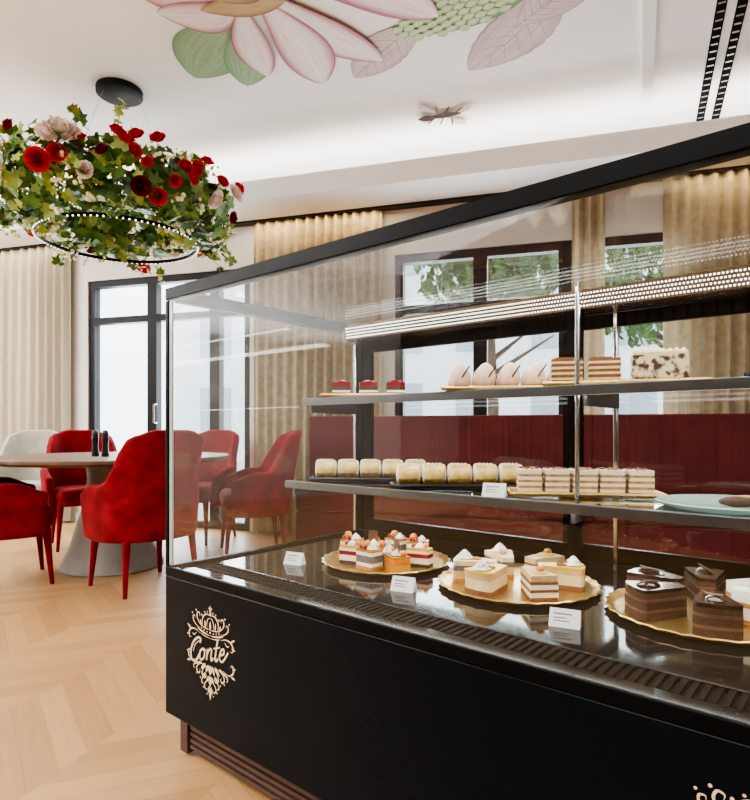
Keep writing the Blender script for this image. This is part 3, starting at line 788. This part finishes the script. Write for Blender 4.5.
g1=MB().lathe([(.024,0),(.025,.004),(.025,.030),(.022,.036),(.004,.037)],28,0); g1.swirl((0,0,.036),.017,.024,1); g1.ell((.014,0,.044),.008,2)
g1.prism([(-.001,-.016),(.001,-.016),(.001,.010),(-.001,.010)],.036,.072,3)
mD=g1.data('small_round_cake',['poppy','whitecream','orange','pinkrose'],True)
for i,(dt,dw,rt,mm) in enumerate([(-.118,-.02,.3,mA),(-.06,-.08,.1,mB),(.025,-.105,-.1,mA),(.098,-.07,-.5,mC),(-.10,.06,.5,mD),(-.045,.0,.2,mC),(.035,-.03,.3,mD),(.115,.015,.1,mB),(-.02,.08,.0,mA),(.06,.08,.4,mA)]):
    put(mm,mm.name,.437+dt,.465+dw,ZD+.0045,rt+random.uniform(-.1,.1),'small round grey glazed cake topped with cream' if mm is mD else 'small layered cake slice topped with cream and fruit','cake slice','fruit cake slices on the gold board')
# --- deck plate 2 : cake wedges
plate_round(.858,.476,ZD,.20,'gold','round gold cake board holding pale cream cake slices')
wedge=[(-.055,-.016),(.046,-.040),(.053,-.033),(.056,-.018),(.058,0),(.056,.018),(.053,.033),(.046,.040),(-.055,.016)]
g1,z=layered(wedge,[(.010,0),(.020,1),(.014,2),(.012,3)]); g1.swirl((.028,0,z),.020,.024,4); g1.ell((.0,0,z+.002),(.018,.010,.004),0)
mW=g1.data('cream_cake_slice',['sponge','mousse','poppy','cream','whitecream'],True)
g1,z=layered(wedge,[(.012,0),(.026,1),(.010,2),(.008,3)]); g1.swirl((.03,0,z),.020,.024,4); g1.box(-.01,.012,-.014,.012,z,z+.003,0)
g1.tube([(.0,-.01,z+.006),(.04,.012,z+.014)],.002,6,0)
mW2=g1.data('cream_cake_slice',['honey','cream','mousse','pistachio','whitecream'],True)
g1,z=layered([(-.050,-.022),(.050,-.036),(.052,.030),(-.048,.018)],[(.008,0),(.012,1),(.006,0),(.012,1),(.006,0),(.014,2)]); g1.ell((.01,0,z),(.030,.018,.008),2); g1.ell((.02,0,z+.010),(.012,.010,.007),3)
mW3=g1.data('cream_cake_slice',['honey','whitecream','mousse','amber'],True)
for k in range(6):
    a=.35+k*math.pi/3+random.uniform(-.06,.06); rd_=.106
    put([mW2,mW3,mW,mW,mW2,mW3][k],'cream_cake_slice',.858+rd_*math.cos(a),.476+rd_*math.sin(a),ZD+.0045,a+random.uniform(-.14,.14),'pale cream cake slice with a whipped cream swirl','cake slice','cream cake slices on the gold board')
# --- deck plate 3 : chocolate
plate_round(1.277,.51,ZD,.20,'gold','round gold cake board holding chocolate cake slices')
g1,z=layered([(x,y*1.05) for x,y in wedge],[(.016,0),(.006,1),(.016,0),(.006,1),(.012,0),(.008,2)])
g1.ell((.02,0,z+.001),(.026,.018,.007),2); g1.tube([(-.01,-.015,z+.004),(.035,.012,z+.012)],.0025,6,1)
mK=g1.data('chocolate_cake_slice',['darksponge','milkchoc','choc'],True)
for k in range(4):
    a=1.75+k*1.10
    put(mK,'chocolate_cake_slice',1.277+.108*math.cos(a),.51+.108*math.sin(a),ZD+.0045,a+random.uniform(-.08,.08),'dark chocolate layered cake slice with glossy glaze','cake slice','chocolate cake slices')
g1,z=layered(wedge,[(.010,0),(.024,1),(.010,0),(.024,1)]); g1.swirl((.03,0,z),.015,.015,1); mWh=g1.data('white_cake_slice',['sponge','whitecream'],True)
for a in (-.15,.72):
    put(mWh,'white_cake_slice',1.277+.110*math.cos(a),.51+.110*math.sin(a),ZD+.0045,a,'white cream layered cake slice','cake slice','white cake slices')
# --- mid shelf rolls : cut sections laid end to end
def rolldata():
    g=MB(); n=26; prof=[]
    for i in range(25):
        u=-1+2*i/24; uu=min(.999,abs(u))
        prof.append((max(.002,.0330*(1-uu**9)**.40),u*.0375))
    T=Matrix.Rotation(math.pi/2,4,'Y')
    g.lathe(prof,n,0,T,mod=lambda a,z:1+.04*math.sin(3*a+z*50))
    for i,f in enumerate(g.f):
        zc=sum(g.v[k].z for k in f)/len(f); xc=sum(g.v[k].x for k in f)/len(f)
        if zc<-.014: g.m[i]=1
        elif abs(xc)>.031: g.m[i]=2
    for k in range(4):
        x=-.022+k*.011
        g.tube([(x,-.020,.0255),(x+.004,-.008,.0320),(x+.008,.006,.0325),(x+.010,.019,.0265)],.0024,5,2)
    return g.data('pastry_roll',['powder','pastry','whitecream','amber'],True,60)
rd=rolldata()
for (t,w,nm) in ((.235,.632,5),(.600,.615,5)):
    rot=R(38)
    plate_rect(t,w,ZM+.001,.41,.085,'tray',rot,'long black serving tray holding powdered pastry rolls','serving_tray')
    for k in range(nm):
        d=(k-2)*.0765
        put(rd,'pastry_roll',t+math.cos(rot)*d,w+math.sin(rot)*d,ZM+.0395,rot+random.uniform(-.05,.05),'section of cream roll glazed yellow and dusted with sugar','pastry','pastry rolls on black trays')
# --- mid shelf millefeuille
plate_rect(.965,.640,ZM+.001,.38,.12,'gold',R(30),'rectangular gold cake board with layered custard slices')
lay_=[]
for k in range(4): lay_+= [(.007,0),(.008,1)]
lay_+=[(.004,2)]
g1,z=layered(rect(.060,.075),lay_)
rr_=random.Random(3)
for k in range(22): g1.ell((rr_.uniform(-.026,.026),rr_.uniform(-.033,.033),z+.001),rr_.uniform(.002,.0045),3 if k%2 else 0,seg=6,rings=4)
mM=g1.data('layered_custard_slice',['pastry','whitecream','whitecream','redjelly'],True)
for k in range(5):
    d=(k-2)*.069; rot=R(30)
    put(mM,'layered_custard_slice',.965+math.cos(rot)*d,.640+math.sin(rot)*d,ZM+.0055,rot+random.uniform(-.05,.05),'square puff pastry and custard slice with red crumbs','cake slice','custard slices on the gold board')
# --- mid shelf teal plate
plate_round(1.31,.60,ZM+.001,.15,'teal','pale teal ceramic plate holding a dark pastry','plate')
g1=MB(); g1.ell((0,0,.012),(.045,.014,.012),0,seg=16,rings=9); g1.ell((.01,0,.021),(.025,.008,.005),1,seg=10,rings=6)
tag(g1.build('eclair',['milkchoc','mousse'],None,CLoc(1.33,.585,ZM+.0055),CR+.6,smooth=True),'small brown glazed eclair on a pale teal plate','pastry')
# --- top shelf
ZS=ZT+.0015
plate_rect(.205,.655,ZS,.32,.12,'gold',R(38),'gold cake board with small red glazed cakes')
g1,z=layered(rect(.062,.05),[(.014,0),(.008,1),(.014,3),(.014,2)]); g1.ell((0,0,z+.003),(.018,.014,.006),2); 
mR=g1.data('red_glazed_cake',['darksponge','whitecream','redjelly','darksponge'],True)
for k in range(3):
    d=(k-1)*.095; rot=R(38)
    put(mR,'red_glazed_cake',.205+math.cos(rot)*d,.655+math.sin(rot)*d,ZS+.0045,rot+.1,'small square cake with white layers and red glaze','cake slice','red glazed cakes on the top shelf')
plate_rect(.745,.655,ZS,.38,.13,'gold',R(30),'gold cake board with pale meringue peaks')
g1=MB(); g1.box(-.030,.030,-.03,.03,0,.010,1)
prof=[(.022,.010),(.030,.016),(.032,.028),(.031,.042),(.027,.056),(.020,.068),(.011,.077),(.001,.081)]
Tm=Matrix(((1,0,.14,-.008),(0,1,.05,0),(0,0,1,0),(0,0,0,1)))
g1.lathe(prof,44,0,Tm,mod=lambda a,z:1+.24*abs(math.cos(2*a+z*26))-.14)
g1.tube([(.0,-.024,.03),(.026,-.030,.070)],.0022,6,2)
mQ=g1.data('meringue',['merin','sponge','choc'],True,60)
for k in range(5):
    d=(k-2)*.0700; rot=R(30)
    put(mQ,'meringue',.745+math.cos(rot)*d,.655+math.sin(rot)*d,ZS+.0045,rot+random.uniform(-.25,.25),'pale pink-white meringue swirl on a thin biscuit','pastry','meringues on the top shelf')
plate_rect(1.06,.655,ZS,.38,.13,'gold',R(20),'gold cake board with tall layered cake slices')
lay_=[]
for k in range(5): lay_+=[(.0065,0),(.0075,1)]
g1,z=layered(rect(.078,.05),lay_); g1.box(-.03,.02,-.015,.015,z,z+.004,1)
mL=g1.data('layered_honey_slice',['cream','honey'],True)
g1,z=layered(rect(.125,.075),[(.010,2),(.058,0),(.006,1)]); 
for k in range(8): g1.swirl((-.052+k*.015,-.018,z),.009,.011,1,seg=12)
mL2=g1.data('marbled_cake_block',['marble','cream','honey'],True)
for t,w,rt,mm in [(.935,.605,.45,mL),(1.015,.655,.4,mL),(1.145,.665,.35,mL2)]:
    put(mm,mm.name.split('.')[0],t,w,ZS+.0045,rt,'tall cake slice with honey and cream layers' if mm is mL else 'rectangular cake block with marbled chocolate sides','cake slice','tall cake slices on the top shelf')
plate_rect(1.44,.66,ZS,.22,.12,'tray',R(10),'black tray with chocolate cake slices','serving_tray')
put(mK,'chocolate_cake_slice',1.40,.66,ZS+.0045,.2,'dark chocolate layered cake slice on a black tray','cake slice','chocolate cake slices')
# --- price tags
def tagcard(t,w,z,rt=0.25):
    e=empty('price_tag',CLoc(t,w,z),CR+rt)
    MB().add([(-.030,-.012,0),(.030,-.012,0),(.030,.018,0),(-.030,.018,0),(-.030,.006,.034),(.030,.006,.034)],[(3,2,1,0),(0,1,5,4),(1,2,5),(2,3,4,5),(3,0,4)]).build('holder',['card'],e)
    g=MB(); 
    def q(x0,x1,s0,s1):
        P=lambda x,s:(x,-.0126+.018*s,.0003+.034*s)
        g.add([P(x0,s0),P(x1,s0),P(x1,s1),P(x0,s1)],[(0,1,2,3)])
    q(-.022,.014,.68,.75); q(-.022,.004,.48,.53); q(-.022,.010,.32,.37)
    g.build('print',['grey'],e)
    return tag(e,'small white folded price tag card','price tag','white price tags in the display case')
tagcard(.241,.275,ZD); tagcard(.665,.25,ZD); tagcard(1.075,.25,ZD); tagcard(.80,.462,ZM+.001)

# ------------------------------------------------------------ lights
def area(name,loc,rot,sx_,sy,en,col=(1,1,1),parent=None):
    l=bpy.data.lights.new(name,'AREA'); l.shape='RECTANGLE'; l.size=sx_; l.size_y=sy; l.energy=en; l.color=col
    o=bpy.data.objects.new(name,l); COL.objects.link(o); o.location=loc; o.rotation_euler=rot
    if parent: o.parent=parent
    return o
area('overhead_fill',(-1.2,-1.0,3.15),(0,0,0),2.5,1.5,105,(1,.98,.96))  # overhead fill lights added out of view to brighten the room, no fixtures
area('overhead_fill',(-4.6,-.3,3.15),(0,0,0),2.5,1.5,180,(1,.98,.96))
area('overhead_fill',(-5.9,2.6,3.15),(0,0,0),1.4,2.0,80,(1,.98,.96))
# soffit cove uplight, then unseen uplights added along other walls to brighten the ceiling
area('cove_and_fill_lamp',(-2.0,4.45,2.90),(R(145),0,0),9,.08,30,(1,.97,.93))
area('cove_and_fill_lamp',(-2.0,SF+.25,2.3),(R(-150),0,0),9,.3,330,(.93,.97,1))
area('cove_and_fill_lamp',(SL+.3,1.2,2.3),(0,R(150),0),.3,6,230,(.94,.97,1))
area('cove_and_fill_lamp',(SR-.3,1.0,2.3),(0,R(-150),0),.3,6,140,(.94,.97,1))
# daylight arriving from window openings
area('window_daylight',(-3.54,WD+.3,1.3),(R(-90),0,0),1.7,2.2,120,(.93,.97,1))
area('window_daylight',(-.08,WD+.3,1.6),(R(-90),0,0),2.2,1.6,100,(.93,.97,1))
# case lights
area('case_lamp',(1.0,.69,1.255),(R(-12),0,0),1.9,.04,4.2,(1,.97,.92),case)
area('case_lamp',(1.0,.50,1.29),(0,0,0),1.9,.03,2.4,(1,.97,.92),case)
area('shelf_fill',(1.0,.545,ZT-.026),(R(-8),0,0),1.9,.02,1.8,(1,.96,.9),case)  # fill lights added beneath the shelves to brighten the pastries
area('shelf_fill',(1.0,.47,ZM-.027),(R(-5),0,0),1.9,.02,2.2,(1,.96,.9),case)
area('curtain_lamp',(-1.95,4.70,2.78),(0,0,0),1.3,.05,7,(1,.76,.45))
area('curtain_lamp',(1.7,4.70,2.78),(0,0,0),1.5,.05,7,(1,.76,.45))
area('curtain_lamp',(-5.1,4.70,2.78),(0,0,0),1.0,.05,3,(1,.86,.66))

w=bpy.data.worlds.new('sky'); scene.world=w; w.use_nodes=True
bg=w.node_tree.nodes['Background']; bg.inputs[0].default_value=(.92,.96,1,1); bg.inputs[1].default_value=3.4
try:
    scene.view_settings.look='AgX - Medium High Contrast'
except Exception: pass
scene.view_settings.exposure=.24

cam=bpy.data.cameras.new('camera'); co=bpy.data.objects.new('camera',cam); COL.objects.link(co)
co.location=(0,0,.93); co.rotation_euler=(R(90),0,R(YAW))
cam.sensor_fit='HORIZONTAL'; cam.sensor_width=36; cam.lens=591/750*36; cam.shift_y=30/750; cam.clip_start=.02
scene.camera=co
